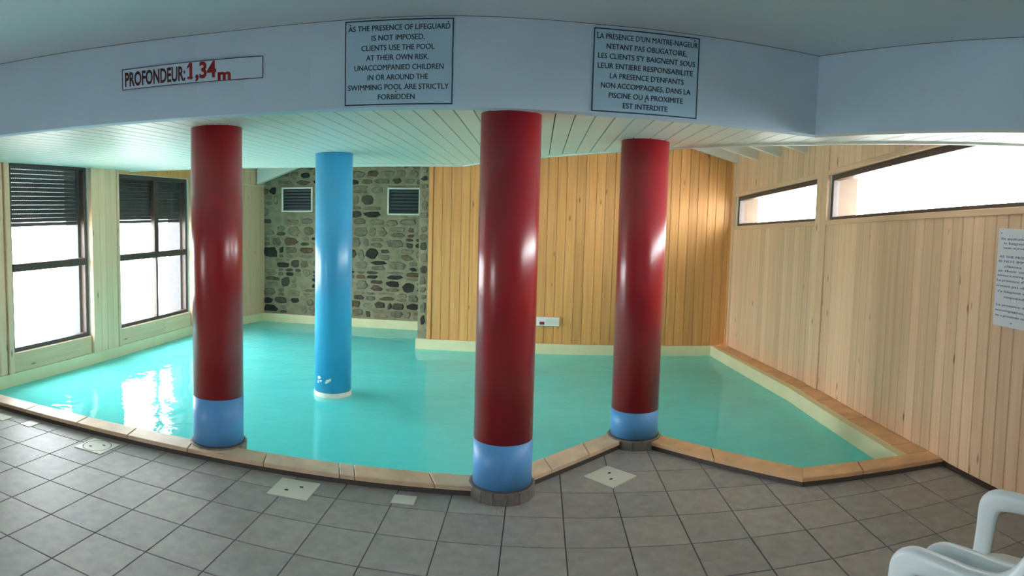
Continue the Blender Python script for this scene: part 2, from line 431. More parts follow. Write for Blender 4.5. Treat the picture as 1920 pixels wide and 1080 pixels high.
# right wall: two planes meeting at the post between the windows
wr = empty('wall_right'); tag(wr, 'right wall of pale vertical pine boards below strip windows', 'wall', kind='structure')
R1 = Frame((XR, 5.9), (0, 1), 1); R2 = Frame((XR, 5.9), (2.62 - XR, 2.35), 1)
L2 = math.hypot(.23, 2.35)
W1 = (6.02, 8.10); W2 = (1.75, 5.74)               # y ranges of the window openings
def yu(y): return (y - 5.9)
def strip_wall(fr, y0, y1, wy0, wy1, tag_):
    u0, u1, a, b = yu(y0), yu(y1), yu(wy0), yu(wy1); D = -.26
    fr.piece('masonry', [(u0, -.2), (u1, -.2), (u1, SILL(y1)), (u0, SILL(y0))], D, 0, 'render', wr)
    fr.piece('masonry', [(u0, HEAD(y0)), (u1, HEAD(y1)), (u1, 3.75), (u0, 3.75)], D, 0, 'render', wr)
    if a > u0: fr.piece('masonry', [(u0, SILL(y0)), (a, SILL(wy0)), (a, HEAD(wy0)), (u0, HEAD(y0))], D, 0, 'render', wr)
    if b < u1: fr.piece('masonry', [(b, SILL(wy1)), (u1, SILL(y1)), (u1, HEAD(y1)), (b, HEAD(wy1))], D, 0, 'render', wr)
strip_wall(R1, -3.3, 5.9, *W2, '')
strip_wall(R2, 5.9, 8.30, *W1, '')
BW = .119
def boards(fr, y_lo, y_hi, openings, parent, mat='pine', z_lo=lambda y: .062, z_hi=3.3, front=.018):
    n = round((y_hi - y_lo) / BW); bw = (y_hi - y_lo) / n
    for i in range(n):
        a, b = y_lo + i * bw, y_lo + (i + 1) * bw; g = .0022; a += g; b -= g
        op = [w for w in openings if w[0] - .04 < (a + b) / 2 < w[1] + .04]
        def zz(f, y): return f(y) if callable(f) else f
        if not op:
            fr.piece('pine_board', [(yu(a), zz(z_lo, a)), (yu(b), zz(z_lo, b)), (yu(b), z_hi), (yu(a), z_hi)], .002, front, mat, parent, .004)
        else:
            fr.piece('pine_board', [(yu(a), zz(z_lo, a)), (yu(b), zz(z_lo, b)), (yu(b), SILL(b) - .045), (yu(a), SILL(a) - .045)], .002, front, mat, parent, .004)
            fr.piece('pine_board', [(yu(a), HEAD(a) + .045), (yu(b), HEAD(b) + .045), (yu(b), z_hi), (yu(a), z_hi)], .002, front, mat, parent, .004)
zb = lambda y: .062 if y > 3.63 else .048
boards(R1, -.05, 5.83, [W2], wr, z_lo=zb)
boards(R2, 5.97, 8.27, [W1], wr, z_lo=lambda y: .062)
R1.piece('dark_backing', [(-9.2, 0), (-.0, 0), (0, SILL(5.9) - .05), (-9.2, SILL(-3.3) - .05)], 0, .0021, 'dark_gap', wr)
R2.piece('dark_backing', [(0, 0), (L2, 0), (L2, SILL(8.25) - .05), (0, SILL(5.9) - .05)], 0, .0021, 'dark_gap', wr)
R1.piece('dark_backing', [(-9.2, HEAD(-3.3) + .02), (-.0, HEAD(5.9) + .02), (0, 3.4), (-9.2, 3.4)], 0, .0021, 'dark_gap', wr)
R2.piece('dark_backing', [(0, HEAD(5.9) + .02), (L2, HEAD(8.25) + .02), (L2, 3.4), (0, 3.4)], 0, .0021, 'dark_gap', wr)
# pine casing strips round the openings and the post between them
def casing(fr, y0, y1, parent):
    a, b = yu(y0), yu(y1)
    fr.piece('casing', [(a - .05, SILL(y0 - .05) - .05), (b + .05, SILL(y1 + .05) - .05), (b + .05, SILL(y1 + .05)), (a - .05, SILL(y0 - .05))], 0, .03, 'pine_h', parent, .004)
    fr.piece('casing', [(a - .05, HEAD(y0 - .05)), (b + .05, HEAD(y1 + .05)), (b + .05, HEAD(y1 + .05) + .05), (a - .05, HEAD(y0 - .05) + .05)], 0, .03, 'pine_h', parent, .004)
casing(R1, *W2, wr); casing(R2, *W1, wr)
R1.piece('casing_post', [(yu(5.76), .06), (yu(5.895), .06), (yu(5.895), 3.3), (yu(5.76), 3.3)], .004, .034, 'pine', wr, .005)
R2.piece('casing_post', [(.0, .06), (yu(6.00), .06), (yu(6.00), 3.3), (.0, 3.3)], .004, .034, 'pine', wr, .005)
R2.piece('corner_strip', [(yu(8.17), .06), (yu(8.24), .06), (yu(8.24), 2.9), (yu(8.17), 2.9)], .01, .03, 'pine', wr, .004)
# strip windows
def strip_window(idx, fr, y0, y1, mull, label):
    root = empty('window_%d' % idx); tag(root, label, 'window', kind='structure')
    a, b = yu(y0), yu(y1); t = .045; d0, d1 = -.075, -.006
    fr.piece('frame_sill', [(a, SILL(y0)), (b, SILL(y1)), (b, SILL(y1) + t * .75), (a, SILL(y0) + t * .75)], d0, d1, 'brown', root, .004)
    fr.piece('frame_head', [(a, HEAD(y0) - t * 1.2), (b, HEAD(y1) - t * 1.2), (b, HEAD(y1)), (a, HEAD(y0))], d0, d1, 'brown', root, .004)
    fr.piece('frame_jamb', [(a, SILL(y0) + t * .75), (a + t, SILL(y0 + t) + t * .75), (a + t, HEAD(y0 + t) - t * 1.2), (a, HEAD(y0) - t * 1.2)], d0, d1, 'brown', root, .004)
    fr.piece('frame_jamb', [(b - t, SILL(y1 - t) + t * .75), (b, SILL(y1) + t * .75), (b, HEAD(y1) - t * 1.2), (b - t, HEAD(y1 - t) - t * 1.2)], d0, d1, 'brown', root, .004)
    fr.piece('pane', [(a + t, SILL(y0 + t) + t * .75), (b - t, SILL(y1 - t) + t * .75), (b - t, HEAD(y1 - t) - t * 1.2), (a + t, HEAD(y0 + t) - t * 1.2)], -.045, -.039, 'glass', root)
    # pine lining of the opening inside the frame
    fr.piece('lining', [(a, SILL(y0) - .02), (b, SILL(y1) - .02), (b, SILL(y1)), (a, SILL(y0))], -.03, .0, 'pine_h', root)
    fr.piece('outer_jamb', [(b - .005, SILL(y1)), (b + .02, SILL(y1)), (b + .02, HEAD(y1)), (b - .005, HEAD(y1))], -.30, -.076, 'reveal_wood', root)
strip_window(3, R2, *W1, 0, 'short tapering strip window high on the right wall near the corner')
strip_window(4, R1, *W2, 0, 'long bright strip window high on the right wall beside the wall notice')
# eave outside above the strip windows
eave = empty('trim_3'); tag(eave, 'roof eave outside above the strip windows', 'eave', kind='structure')
R1.piece('eave_board', [(-9.2, HEAD(-3.3) + .02), (0.0, HEAD(5.9) + .02), (0.0, HEAD(5.9) + .10), (-9.2, HEAD(-3.3) + .10)], -.52, -.26, 'white', eave)
R2.piece('eave_board', [(0, HEAD(5.9) + .02), (L2 + .4, HEAD(8.6) + .02), (L2 + .4, HEAD(8.6) + .10), (0, HEAD(5.9) + .10)], -.52, -.26, 'white', eave)

# back wall in honey pine
wb = empty('wall_back'); tag(wb, 'back wall of honey coloured vertical pine boards', 'wall', kind='structure')
B = Frame((0, YB), (1, 0), -1)
B.piece('masonry', rect(-1.45, -.2, 2.9, 3.75), -.2, 0, 'render', wb)
B.piece('dark_backing', rect(-1.45, .05, 2.64, 3.4), 0, .0021, 'dark_gap', wb)
x = -1.395; k = 0
widths = [.125, .118, .132, .12, .14, .118]
while x < 2.62:
    wd = min(widths[k % 6], 2.63 - x); k += 1
    if wd > .03: B.piece('pine_board', rect(x + .002, .058, x + wd - .002, 3.3), .002, .018, 'honey', wb, .004)
    x += wd
B.piece('corner_strip', rect(-1.45, .058, -1.398, 3.3), -.03, .034, 'honey', wb, .005)
B.piece('corner_strip', rect(2.575, .06, 2.622, 2.9), .018, .04, 'honey', wb, .004)
bm = bmesh.new(); add_box(bm, (-1.45, YB + .2, -.1), (-1.25, 9.95, 3.75))
o = from_bm('niche_return', bm, 'render', wb)

# stone wall of the niche
ws = empty('wall_stone'); tag(ws, 'rubble stone wall at the back of the pool niche', 'wall', kind='structure')
S = Frame((0, YS), (1, 0), -1)
S.piece('mortar', rect(-4.9, -.2, -1.25, 3.75), -.25, 0, 'mortar', ws)
VENTS = [(-4.16, 1.76, -3.61, 2.17), (-2.36, 1.72, -1.83, 2.15)]
rng = random.Random(11)
def rock(cx, cz, hw, hh, dep):
    n = rng.choice((6, 7, 8, 9)); P = []; sk = rng.uniform(-.35, .35)
    for i in range(n):
        t = 2 * math.pi * (i + rng.uniform(-.3, .3)) / n
        e = rng.uniform(2.4, 5.0); c_, s_ = math.cos(t), math.sin(t)
        rr = (abs(c_) ** e + abs(s_) ** e) ** (-1 / e) * rng.uniform(.80, 1.0)
        P.append((cx + hw * c_ * rr + sk * hh * s_ * .4, cz + hh * s_ * rr))
    S.piece('stone', P, -.01, dep, 'stone', ws, min(.012, .25 * min(hw, hh)))
z = .068; count = 0
while z < 2.66:
    hrow = rng.uniform(.095, .215); x = -4.58 + rng.uniform(0, .1)
    while x < -1.46:
        wd = rng.uniform(.10, .33)
        if x + wd > -1.42: break
        cx, cz = x + wd / 2, z + hrow / 2
        clash = any(cx + wd / 2 > v[0] - .01 and cx - wd / 2 < v[2] + .01 and cz + hrow / 2 > v[1] - .01 and cz - hrow / 2 < v[3] + .01 for v in VENTS)
        if not clash and rng.random() > .07 and count < 297:
            mg = rng.uniform(.003, .014)
            if hrow > .14 and rng.random() < .42:
                f = rng.uniform(.35, .65)
                rock(cx, z + hrow * f / 2, wd / 2 - mg, hrow * f / 2 - .005, rng.uniform(.004, .018)); rock(cx, z + hrow * (1 + f) / 2, wd / 2 - mg, hrow * (1 - f) / 2 - .005, rng.uniform(.004, .018)); count += 2
            else:
                rock(cx + rng.uniform(-.012, .012), cz + rng.uniform(-.012, .012), wd / 2 - mg, hrow / 2 - rng.uniform(.003, .016), rng.uniform(.006, .022)); count += 1
        x += wd
    z += hrow
# narrow stone pier between the niche and the pine wall
bm = bmesh.new(); add_box(bm, (-1.585, 8.262, .05), (-1.452, 9.66, 3.5)); from_bm('stone_pier', bm, 'mortar', ws)
S0 = S; S = Frame((0, 8.262), (1, 0), -1); z = .065
while z < 2.6:
    hrow = rng.uniform(.07, .19)
    if rng.random() > .12: rock(-1.518 + rng.uniform(-.008, .008), z + hrow / 2, rng.uniform(.042, .060), hrow / 2 - rng.uniform(.004, .014), rng.uniform(.004, .012))
    z += hrow
S = S0
# two louvre vents
for (x0, z0, x1, z1), lab in zip(VENTS, ('white framed dark vent in the stone wall, left of the blue column', 'white framed louvre vent in the stone wall, right of the blue column')):
    v = empty('vent_grille', S.at(x0, z0)); tag(v, lab, 'vent', 'louvre vents in the stone wall')
    def vp(name, P, w0, w1, mat, bev=0):
        o = S.piece(name, P, w0, w1, mat, None, bev); o.parent = v; o.location = Vector(o.location) - v.location; return o
    t = .028
    vp('frame', rect(x0, z0, x1, z0 + t), -.004, .035, 'white', .004); vp('frame', rect(x0, z1 - t, x1, z1), -.004, .035, 'white', .004)
    vp('frame', rect(x0, z0 + t, x0 + t, z1 - t), -.004, .035, 'white', .004); vp('frame', rect(x1 - t, z0 + t, x1, z1 - t), -.004, .035, 'white', .004)
    vp('back_plate', rect(x0 + t, z0 + t, x1 - t, z1 - t), -.003, .004, 'black')
    for k in range(7):
        zz = z0 + t + (z1 - z0 - 2 * t) * (k + .5) / 7
        o = vp('louvre', rect(x0 + t, zz - .018, x1 - t, zz + .014), .008, .013, 'vent_dark')
        bpy.context.view_layer.update(); o.rotation_euler.x = R(22)

# left wall with its two shuttered windows
wl = empty('wall_left'); tag(wl, 'left wall of pale pine boards around the two shuttered windows', 'wall', kind='structure')
Lf = Frame((XL, 0), (0, 1), -1); L2f = Frame((XL, 8.0), (.43, 1.65), -1); LL = math.hypot(.43, 1.65)
WA = (4.42, 5.68, .27, 2.31); WB = (6.22, 7.93, .27, 2.24)
D = -.33
Lf.piece('masonry', rect(-3.3, -.2, 8.0, .27), D, 0, 'render', wl)
Lf.piece('masonry', rect(-3.3, 2.31, 8.0, 3.75), D, 0, 'render', wl)
WC = (-.6, .7, .27, 2.31)
Lf.piece('masonry', rect(-3.3, .27, WC[0], 2.31), D, 0, 'render', wl)
Lf.piece('masonry', rect(WC[1], .27, WA[0], 2.31), D, 0, 'render', wl)
Lf.piece('masonry', rect(WA[1], .27, WB[0], 2.31), D, 0, 'render', wl)
Lf.piece('masonry', rect(WB[1], .27, 8.0, 2.31), D, 0, 'render', wl)
Lf.piece('masonry', rect(WB[0], WB[3], WB[1], 2.31), D, 0, 'render', wl)
wc = empty('wall_corner'); tag(wc, 'narrow pale pine wall between the left windows and the stone wall', 'wall', kind='structure')
L2f.piece('masonry', rect(-.05, -.2, LL + .2, 3.75), -.25, 0, 'render', wc)
for P in (rect(-3.3, .0, WC[0], 3.0), rect(WC[1], .0, 3.9, 3.0), rect(WC[0], 0, WC[1], .27), rect(WC[0], 2.31, WC[1], 3.0)):
    Lf.piece('cladding', P, .0, .018, 'pine', wl)
for i in range(4):     # boards left of the first window
    Lf.piece('pine_board', rect(3.9 + i * .105 + .001, .06, 3.9 + (i + 1) * .105 - .001, 2.9), .002, .02, 'pine', wl, .004)
Lf.piece('casing', rect(4.325, .06, 4.40, 2.31), .02, .045, 'pine', wl, .006)
for i, (a, b) in enumerate(((5.715, 5.83), (5.83, 5.945), (5.945, 6.06), (6.06, 6.165))):   # the post
    Lf.piece('pine_board', rect(a + .001, .058, b - .001, 2.9), .0, .05, 'pine', wl, .004)
Lf.piece('casing', rect(5.685, .058, 5.715, 2.31), -.03, .058, 'pine', wl, .005)
Lf.piece('casing', rect(6.165, .058, 6.215, 2.28), -.03, .062, 'pine', wl, .006)
Lf.piece('casing', rect(7.94, .058, 8.0, 2.5), -.03, .05, 'pine', wl, .006)
for a, b in ((4.405, 5.68), (6.22, 7.25), (7.253, 7.935)):   # planks under the windows
    Lf.piece('sill_plank', rect(a, .06, b, .268), .0, .016, 'pine_h', wl, .004)
for a, b in ((6.22, 7.1), (7.103, 7.99)):
    Lf.piece('lintel_plank', rect(a, 2.245, b, 2.62), .0, .02, 'honey', wl, .004)
Lf.piece('lintel_plank', rect(4.4, 2.315, 5.71, 2.6), .0, .02, 'pine_h', wl, .004)
n = 14
for i in range(n):
    a, b = LL * i / n, LL * (i + 1) / n
    L2f.piece('pine_board', rect(a + .001, .058, b - .001, 3.2), .0, .018, 'pine', wc, .004)

def shutter_window(idx, wy, cols, label):
    y0, y1, z0, z1 = wy; root = empty('window_%d' % idx); tag(root, label, 'window', kind='structure')
    d0, d1 = -.085, -.02; t = .05
    Lf.piece('frame_sill', rect(y0, z0, y1, z0 + .045), d0, d1, 'brown', root, .005)
    Lf.piece('frame_head', rect(y0, z1 - .05, y1, z1), d0, d1, 'brown', root, .005)
    Lf.piece('frame_jamb', rect(y0, z0 + .045, y0 + t, z1 - .05), d0, d1, 'brown', root, .005)
    Lf.piece('frame_jamb', rect(y1 - t, z0 + .045, y1, z1 - .05), d0, d1, 'brown', root, .005)
    Lf.piece('transom', rect(y0 + t, 1.13, y1 - t, 1.215), d0, d1 + .006, 'brown', root, .005)
    xs = [y0 + t] + [c for c in cols] + [y1 - t]
    for c in cols:
        Lf.piece('mullion', rect(c - .05, 1.215, c + .05, z1 - .05), d0, d1, 'brown', root, .005)
        Lf.piece('mullion', rect(c - .022, z0 + .045, c + .022, 1.13), d0, d1, 'brown', root, .005)
    for i in range(len(xs) - 1):
        for za, zb_ in ((z0 + .045, 1.13), (1.215, z1 - .05)):
            mm = .0 if za < 1 else 0
            a = xs[i] + (.022 if i > 0 else 0); b = xs[i + 1] - (.022 if i < len(xs) - 2 else 0)
            Lf.piece('pane', rect(a, za, b, zb_), -.055, -.049, 'glass', root)
        # roller shutter, half lowered: one mesh shared by its slats
        a, b = xs[i] - .01, xs[i + 1] + .01; pitch = .0485; zlow = 1.655
        ns = int((z1 + .02 - zlow) / pitch); me = None
        for s in range(ns):
            if me is None:
                bm = bmesh.new()
                add_prism(bm, rect(0, 0, b - a, pitch - .003), -.125, -.112, .003, lambda u, v, ww: (u, -ww, v))
                nt_ = int((b - a) / .03)
                for q in range(nt_): add_box(bm, (q * .03, .114, pitch - .004), (q * .03 + .020, .122, pitch + .001))
                o = from_bm('shutter_slat', bm, 'shutter', root); me = o.data
            else:
                o = bpy.data.objects.new('shutter_slat', me); C.objects.link(o); o.parent = root
            q = Lf.at(a, zlow + s * pitch); o.location = q; o.rotation_euler = (0, 0, Lf.a)
        Lf.piece('shutter_bar', rect(a, zlow - .045, b, zlow - .002), -.127, -.11, 'shutter', root, .004)
    Lf.piece('shutter_guide', rect(y1 - .09, z0, y1 - .04, z1), -.15, -.09, 'reveal', root)
    Lf.piece('outer_reveal', rect(y1 - .02, z0, y1 + .001, z1), D - .02, -.086, 'reveal', root)
    Lf.piece('shutter_guide', rect(y0 + .0, z0, y0 + .04, z1), -.13, -.10, 'reveal', root)
    Lf.piece('outer_sill', rect(y0, z0 - .02, y1, z0 + .004), D, -.085, 'plaster', root)
shutter_window(1, WA, [], 'tall brown window at the far left with a half lowered roller shutter')
shutter_window(2, WB, [7.14], 'four pane brown window with a half lowered shutter, beside the red column')

shutter_window(5, WC, [.05], 'added brown window on the left wall, unseen, lighting the walkway')  # unseen window, added to bring daylight to the walkway side

# wall behind the camera (out of view)
wn = empty('wall_near'); tag(wn, 'white wall behind the viewer', 'wall', kind='structure')
Nf = Frame((0, -3.3), (1, 0), 1)
Nf.piece('masonry', rect(-5.2, -.2, 3.1, 3.2), -.2, 0, 'plaster', wn)

# ------------------------------------------------------------------ ceilings
SOF = 2.282
FAS = [(-5.0, 2.46), (-3.4, 2.95), (-2.7, 3.155), (-2.3, 3.262), (-2.0, 3.332), (-1.7, 3.386), (-1.3, 3.425), (-.5, 3.465), (.3, 3.56), (1.66, 3.61), (2.3, 2.42), (2.86, 1.38)]   # foot of the fascia
fa = empty('wall_fascia'); tag(fa, 'white bulkhead, bluish light cast in its colour, over the columns carrying the notices', 'bulkhead', kind='structure')
back = offset_line(FAS, .10)
FPIECES = []
for i in range(len(FAS) - 1):
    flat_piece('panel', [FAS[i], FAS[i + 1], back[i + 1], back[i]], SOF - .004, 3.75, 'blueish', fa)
ce = [(-5.1, -3.4), (3.0, -3.4), (3.0, 1.3), (2.86, 1.38), (2.3, 2.42), (1.66, 3.61), *FAS[8::-1]]
bm = bmesh.new(); add_prism(bm, ce, 2.765, 2.9, 0, lambda u, v, ww: (u, v, ww))
cu = from_bm('ceiling', bm, 'ceil'); tag(cu, 'flat ceiling, bluish light cast in its colour, above the tiled walkway', 'ceiling', kind='structure')
# dark crack between ceiling and bulkhead
crack = empty('trim_4'); tag(crack, 'thin dark joint line between ceiling and bulkhead', 'joint', kind='structure')
f_in = offset_line(FAS, -.003)
for i in range(len(FAS) - 1):
    flat_piece('joint', [FAS[i], FAS[i + 1], f_in[i + 1], f_in[i]], 2.763, 2.7655, 'grout', crack)
# plank soffit
so = empty('ceiling_low'); tag(so, 'low soffit of glossy white planks over the pool edge', 'ceiling', kind='structure')
EDGE = [(-4.94, 6.5), (-2.6, 7.2), (-.87, 7.22), (-.60, 6.78), (1.84, 3.97), (2.33, 3.27), (2.86, 2.5)]
bm = bmesh.new()
add_prism(bm, [p for p in back] + EDGE[::-1], SOF + .016, SOF + .08, 0, lambda u, v, ww: (u, v, ww))
from_bm('soffit_deck', bm, 'dark_gap', so)
PW = .1165; x = -4.93
brk = sorted([p[0] for p in back] + [p[0] for p in EDGE])
i = 0
while x < 2.8:
    x1 = min(x + PW, 2.84); a, b = x + .003, x1 - .003
    xs = [a] + [q for q in brk if a < q < b] + [b]
    lo = [(q, lerp_poly(back, q) - .09) for q in xs]; hi = [(q, lerp_poly(EDGE, q) - .02) for q in xs]
    P = lo + hi[::-1]
    bm = bmesh.new(); u0, v0 = a, lo[0][1]
    add_prism(bm, [(u - u0, v - v0) for u, v in P], SOF + .018, SOF, .003, lambda u, v, ww: (u, v, ww))
    o = from_bm('ceiling_plank', bm, 'white_plank', so); o.location = (u0, v0, 0)
    x = x1; i += 1
ed_o = offset_line(EDGE, .022)
ee = empty('trim_5'); tag(ee, 'white edge board around the plank soffit', 'trim', kind='structure')
for i in range(len(EDGE) - 1):
    a, b, c, d = EDGE[i], EDGE[i + 1], offset_line(EDGE, -.02)[i + 1], offset_line(EDGE, -.02)[i]
    flat_piece('edge_board', [a, b, c, d], SOF - .012, SOF + .13, 'white_plank', ee)
# white moulding under the right bulkhead return
flat_piece('moulding', [(1.66, 3.61), (2.86, 1.38), (2.905, 1.40), (1.70, 3.645)], SOF - .02, SOF - .003, 'white_plank', ee)
# roof over the pool: two slopes, rafters below
rf = empty('ceiling_roof'); tag(rf, 'sloping white roof lining over the pool', 'ceiling', kind='structure')
def roof(xa, za, xb, zb_):
    bm = bmesh.new()
    v = [bm.verts.new(p) for p in ((xa, 2.2, za), (xb, 2.2, zb_), (xb, 10.0, zb_), (xa, 10.0, za), (xa, 2.2, za + .1), (xb, 2.2, zb_ + .1), (xb, 10.0, zb_ + .1), (xa, 10.0, za + .1))]
    for f in ((0, 1, 2, 3), (7, 6, 5, 4), (0, 4, 5, 1), (1, 5, 6, 2), (2, 6, 7, 3), (3, 7, 4, 0)): bm.faces.new([v[i] for i in f])
    from_bm('roof_lining', bm, 'white', rf)
roof(-5.4, 2.30, -1.0, 3.72); roof(-1.0, 3.72, 3.3, 2.62)
def rafter(xa, za, xb, zb_, y, h=.13, t=.07, label=''):
    bm = bmesh.new()
    v = [bm.verts.new((x_, y + s * t / 2, z_ + dz)) for x_, z_ in ((xa, za), (xb, zb_)) for s in (-1, 1) for dz in (0, h)]
    for f in ((0, 1, 3, 2), (4, 6, 7, 5), (0, 4, 5, 1), (2, 3, 7, 6), (0, 2, 6, 4), (1, 5, 7, 3)): bm.faces.new([v[i] for i in f])
    o = from_bm('rafter', bm, 'white', rf); return o
for y in (8.12, 7.5, 6.9, 6.3): rafter(.6, 3.03, 2.64 + (8.2 - y) * .09, 2.545 - (8.2 - y) * .012, y)
rafter(-4.5, 2.22, -1.6, 3.24, 9.45, .24, .12)

# ground outside
gr = empty('ground_outside'); tag(gr, 'pale ground outside the windows', 'ground', kind='structure')
flat_piece('ground_strip', rect(-40, -40, -5.3, 40), -.6, -.45, 'ground', gr)
flat_piece('ground_strip', rect(3.15, -40, 40, 40), -.6, -.45, 'ground', gr)
flat_piece('ground_strip', rect(-5.3, -40, 3.15, -3.55), -.6, -.45, 'ground', gr)

# ------------------------------------------------------------------ columns
def column(loc, band, label, ring_tiles=True):
    root = empty('column', (*loc, 0)); tag(root, label, 'column', 'round painted columns')
    rr = .18
    bm = bmesh.new(); lathe(bm, [(rr, band), (rr, SOF + .012)], 64); o = from_bm('shaft', bm, 'red', root); smooth_side(o)
    bm = bmesh.new(); lathe(bm, [(rr + .001, .06), (rr + .001, band)], 64); o = from_bm('painted_band', bm, 'blue_band', root); smooth_side(o)
    bm = bmesh.new(); lathe(bm, [(rr + .012, .0), (rr + .012, .066), (rr + .003, .078)], 64); core = from_bm('base_core', bm, 'grout', root); smooth_side(core)
    nt_ = 16; me = None
    for i in range(nt_):
        if me is None:
            bm = bmesh.new(); wt = math.pi * 2 * (rr + .024) / nt_ / 2 - .0015
            add_prism(bm, rect(-wt, 0, wt, .07), .008, .022, .002, lambda u, v, ww: (u, -(rr + ww), v))
            o = from_bm('base_tile', bm, 'ring_tile', core); me = o.data
        else:
            o = bpy.data.objects.new('base_tile', me); C.objects.link(o); o.parent = core
        o.rotation_euler = (0, 0, 2 * math.pi * i / nt_)
    return root
def smooth_side(o):
    for p in o.data.polygons:
        if abs(p.normal.z) < .9: p.use_smooth = True
column((-2.165, 3.865), .405, 'red column with a blue foot between the shuttered windows and the blue column')
cc = column((-.178, 3.75), .35, 'large red column with a blue foot in the centre, nearest the viewer')
column((.775, 4.665), .275, 'red column with a short blue foot at the tip of the pool notch')
root = empty('column', (-1.965, 5.83, -1.42)); tag(root, 'sky blue column with a white ring standing in the water', 'column', 'round painted columns')
bm = bmesh.new(); lathe(bm, [(.182, 1.385), (.182, 1.42 + SOF + .012)], 64); shaft = from_bm('shaft', bm, 'blue', root); smooth_side(shaft)
bm = bmesh.new(); lathe(bm, [(.178, 1.27), (.186, 1.275), (.186, 1.38), (.180, 1.386)], 64); o = from_bm('waterline_ring', bm, 'white_ring', root); smooth_side(o)
bm = bmesh.new(); lathe(bm, [(.18, 0), (.18, 1.275)], 64); o = from_bm('foot', bm, 'liner', root); smooth_side(o)
rng = random.Random(5)
for k, (ang, zz, sx, sz) in enumerate(((-118, 1.53, .028, .018), (-112, 1.50, .02, .012), (-88, 1.51, .03, .022), (-80, 1.52, .015, .02), (-92, 1.49, .02, .010), (-122, 1.49, .012, .02))):
    bm = bmesh.new(); P = []
    for i in range(7):
        t = 2 * math.pi * i / 7; q = rng.uniform(.5, 1); P.append((sx * q * math.cos(t), sz * q * math.sin(t)))
    add_prism(bm, P, -.002, .0008, 0, lambda u, v, ww: (.1825 * math.sin(u / .1825), -(.1825 + ww) * math.cos(u / .1825), v))
    o = from_bm('paint_chip', bm, 'white_ring', shaft); o.location = (0, 0, zz); o.rotation_euler = (0, 0, R(ang + 90))

# ------------------------------------------------------------------ notices
def text_mesh(s, size, bold=.0):
    cu_ = bpy.data.curves.new('t', 'FONT'); cu_.body = s; cu_.size = size; cu_.align_x = 'LEFT'; cu_.offset = bold; cu_.extrude = .0007
    cu_.resolution_u = 3
    o = bpy.data.objects.new('t', cu_); C.objects.link(o)
    dg = bpy.context.evaluated_depsgraph_get(); me = bpy.data.meshes.new_from_object(o.evaluated_get(dg))
    bpy.data.objects.remove(o); bpy.data.curves.remove(cu_)
    return me
def thicken(me, d):
    """heavier print: the line struck twice with a small sideways shift"""
    bm = bmesh.new(); bm.from_mesh(me); g = bmesh.ops.duplicate(bm, geom=bm.verts[:] + bm.edges[:] + bm.faces[:])['geom']
    for v in g:
        if isinstance(v, bmesh.types.BMVert): v.co.x += d; v.co.y += d * .4; v.co.z *= .9
    bm.to_mesh(me); bm.free()
def put_text(root, s, x0, x1, z, h, wpos, mat, bold=.0, name='lettering', maxw=True):
    """one line of writing, fitted between x0 and x1 on the notice's own plane, cap height h, baseline z"""
    me = text_mesh(s, 1.0, bold if bold > .02 else 0)
    if bold <= .02: thicken(me, bold * 3.2)
    xs = [v.co.x for v in me.vertices]; ca = .72
    mn, mx = min(xs), max(xs); sx = (x1 - x0) / (mx - mn)
    for v in me.vertices:
        v.co = ((v.co.x - mn) * sx + x0, -wpos - v.co.z, v.co.y / ca * h + z)
    o = link(name, me, mat, root); o['kind'] = 'stuff'; return o
def letters(o):
    """split a line of large lettering into one part per letter"""
    bm = bmesh.new(); bm.from_mesh(o.data); bm.verts.ensure_lookup_table(); seen = set(); k = 0
    mat, par = o.data.materials[0], o.parent
    for v in bm.verts:
        if v.index in seen: continue
        st, isl = [v], []
        seen.add(v.index)
        while st:
            q = st.pop(); isl.append(q)
            for e in q.link_edges:
                t = e.other_vert(q)
                if t.index not in seen: seen.add(t.index); st.append(t)
        ix = {q.index: i for i, q in enumerate(isl)}
        fs = {f for q in isl for f in q.link_faces}
        me = bpy.data.meshes.new('letter'); me.from_pydata([q.co[:] for q in isl], [], [[ix[t.index] for t in f.verts] for f in fs]); me.materials.append(mat)
        n = bpy.data.objects.new('letter', me); C.objects.link(n); n.parent = par
    bm.free(); bpy.data.objects.remove(o)
def notice(name, label, o, d, sgn_out, wdt, hgt, plate, border, bt):
    """flat notice: local x along its width, z up, -y towards the reader"""
    root = empty(name, o, math.atan2(d[1], d[0])); tag(root, label, 'sign')
    bm = bmesh.new(); add_prism(bm, rect(0, 0, wdt, hgt), 0, .006, .001, lambda u, v, ww: (u, -ww, v)); pl = from_bm('plate', bm, plate, root)
    if border:
        bm = bmesh.new()
        for P in (rect(0, 0, wdt, bt), rect(0, hgt - bt, wdt, hgt), rect(0, bt, bt, hgt - bt), rect(wdt - bt, bt, wdt, hgt - bt)):
            add_prism(bm, P, .0055, .0072, 0, lambda u, v, ww: (u, -ww, v))
        from_bm('border', bm, border, pl)
    return pl
def screw(root, x, z):
    bm = bmesh.new(); add_prism(bm, [(x + .004 * math.cos(t * math.pi / 4), z + .004 * math.sin(t * math.pi / 4)) for t in range(8)], .005, .009, .001, lambda u, v, ww: (u, -ww, v))
    from_bm('screw', bm, 'black', root)
def on_fascia(xa, xb):
    a = Vector((xa, lerp_poly(FAS, xa))); b = Vector((xb, lerp_poly(FAS, xb))); d = (b - a); n = Vector((d.y, -d.x)).normalized()
    off = max(0, max(((Vector((x_, lerp_poly(FAS, x_))) - a).dot(n)) for x_ in (xa, xb, *[p[0] for p in FAS if xa < p[0] < xb])))
    a2 = a + n * (off + .001); return (a2.x, a2.y), d.normalized(), d.length
a, d, ln = on_fascia(-1.095, -.49)
e1 = notice('notice_board', 'blue English swimming notice left of the central red column', (a[0], a[1], 2.289), d, 1, ln, .462, 'sign_blue', 'ink_blue', .006)
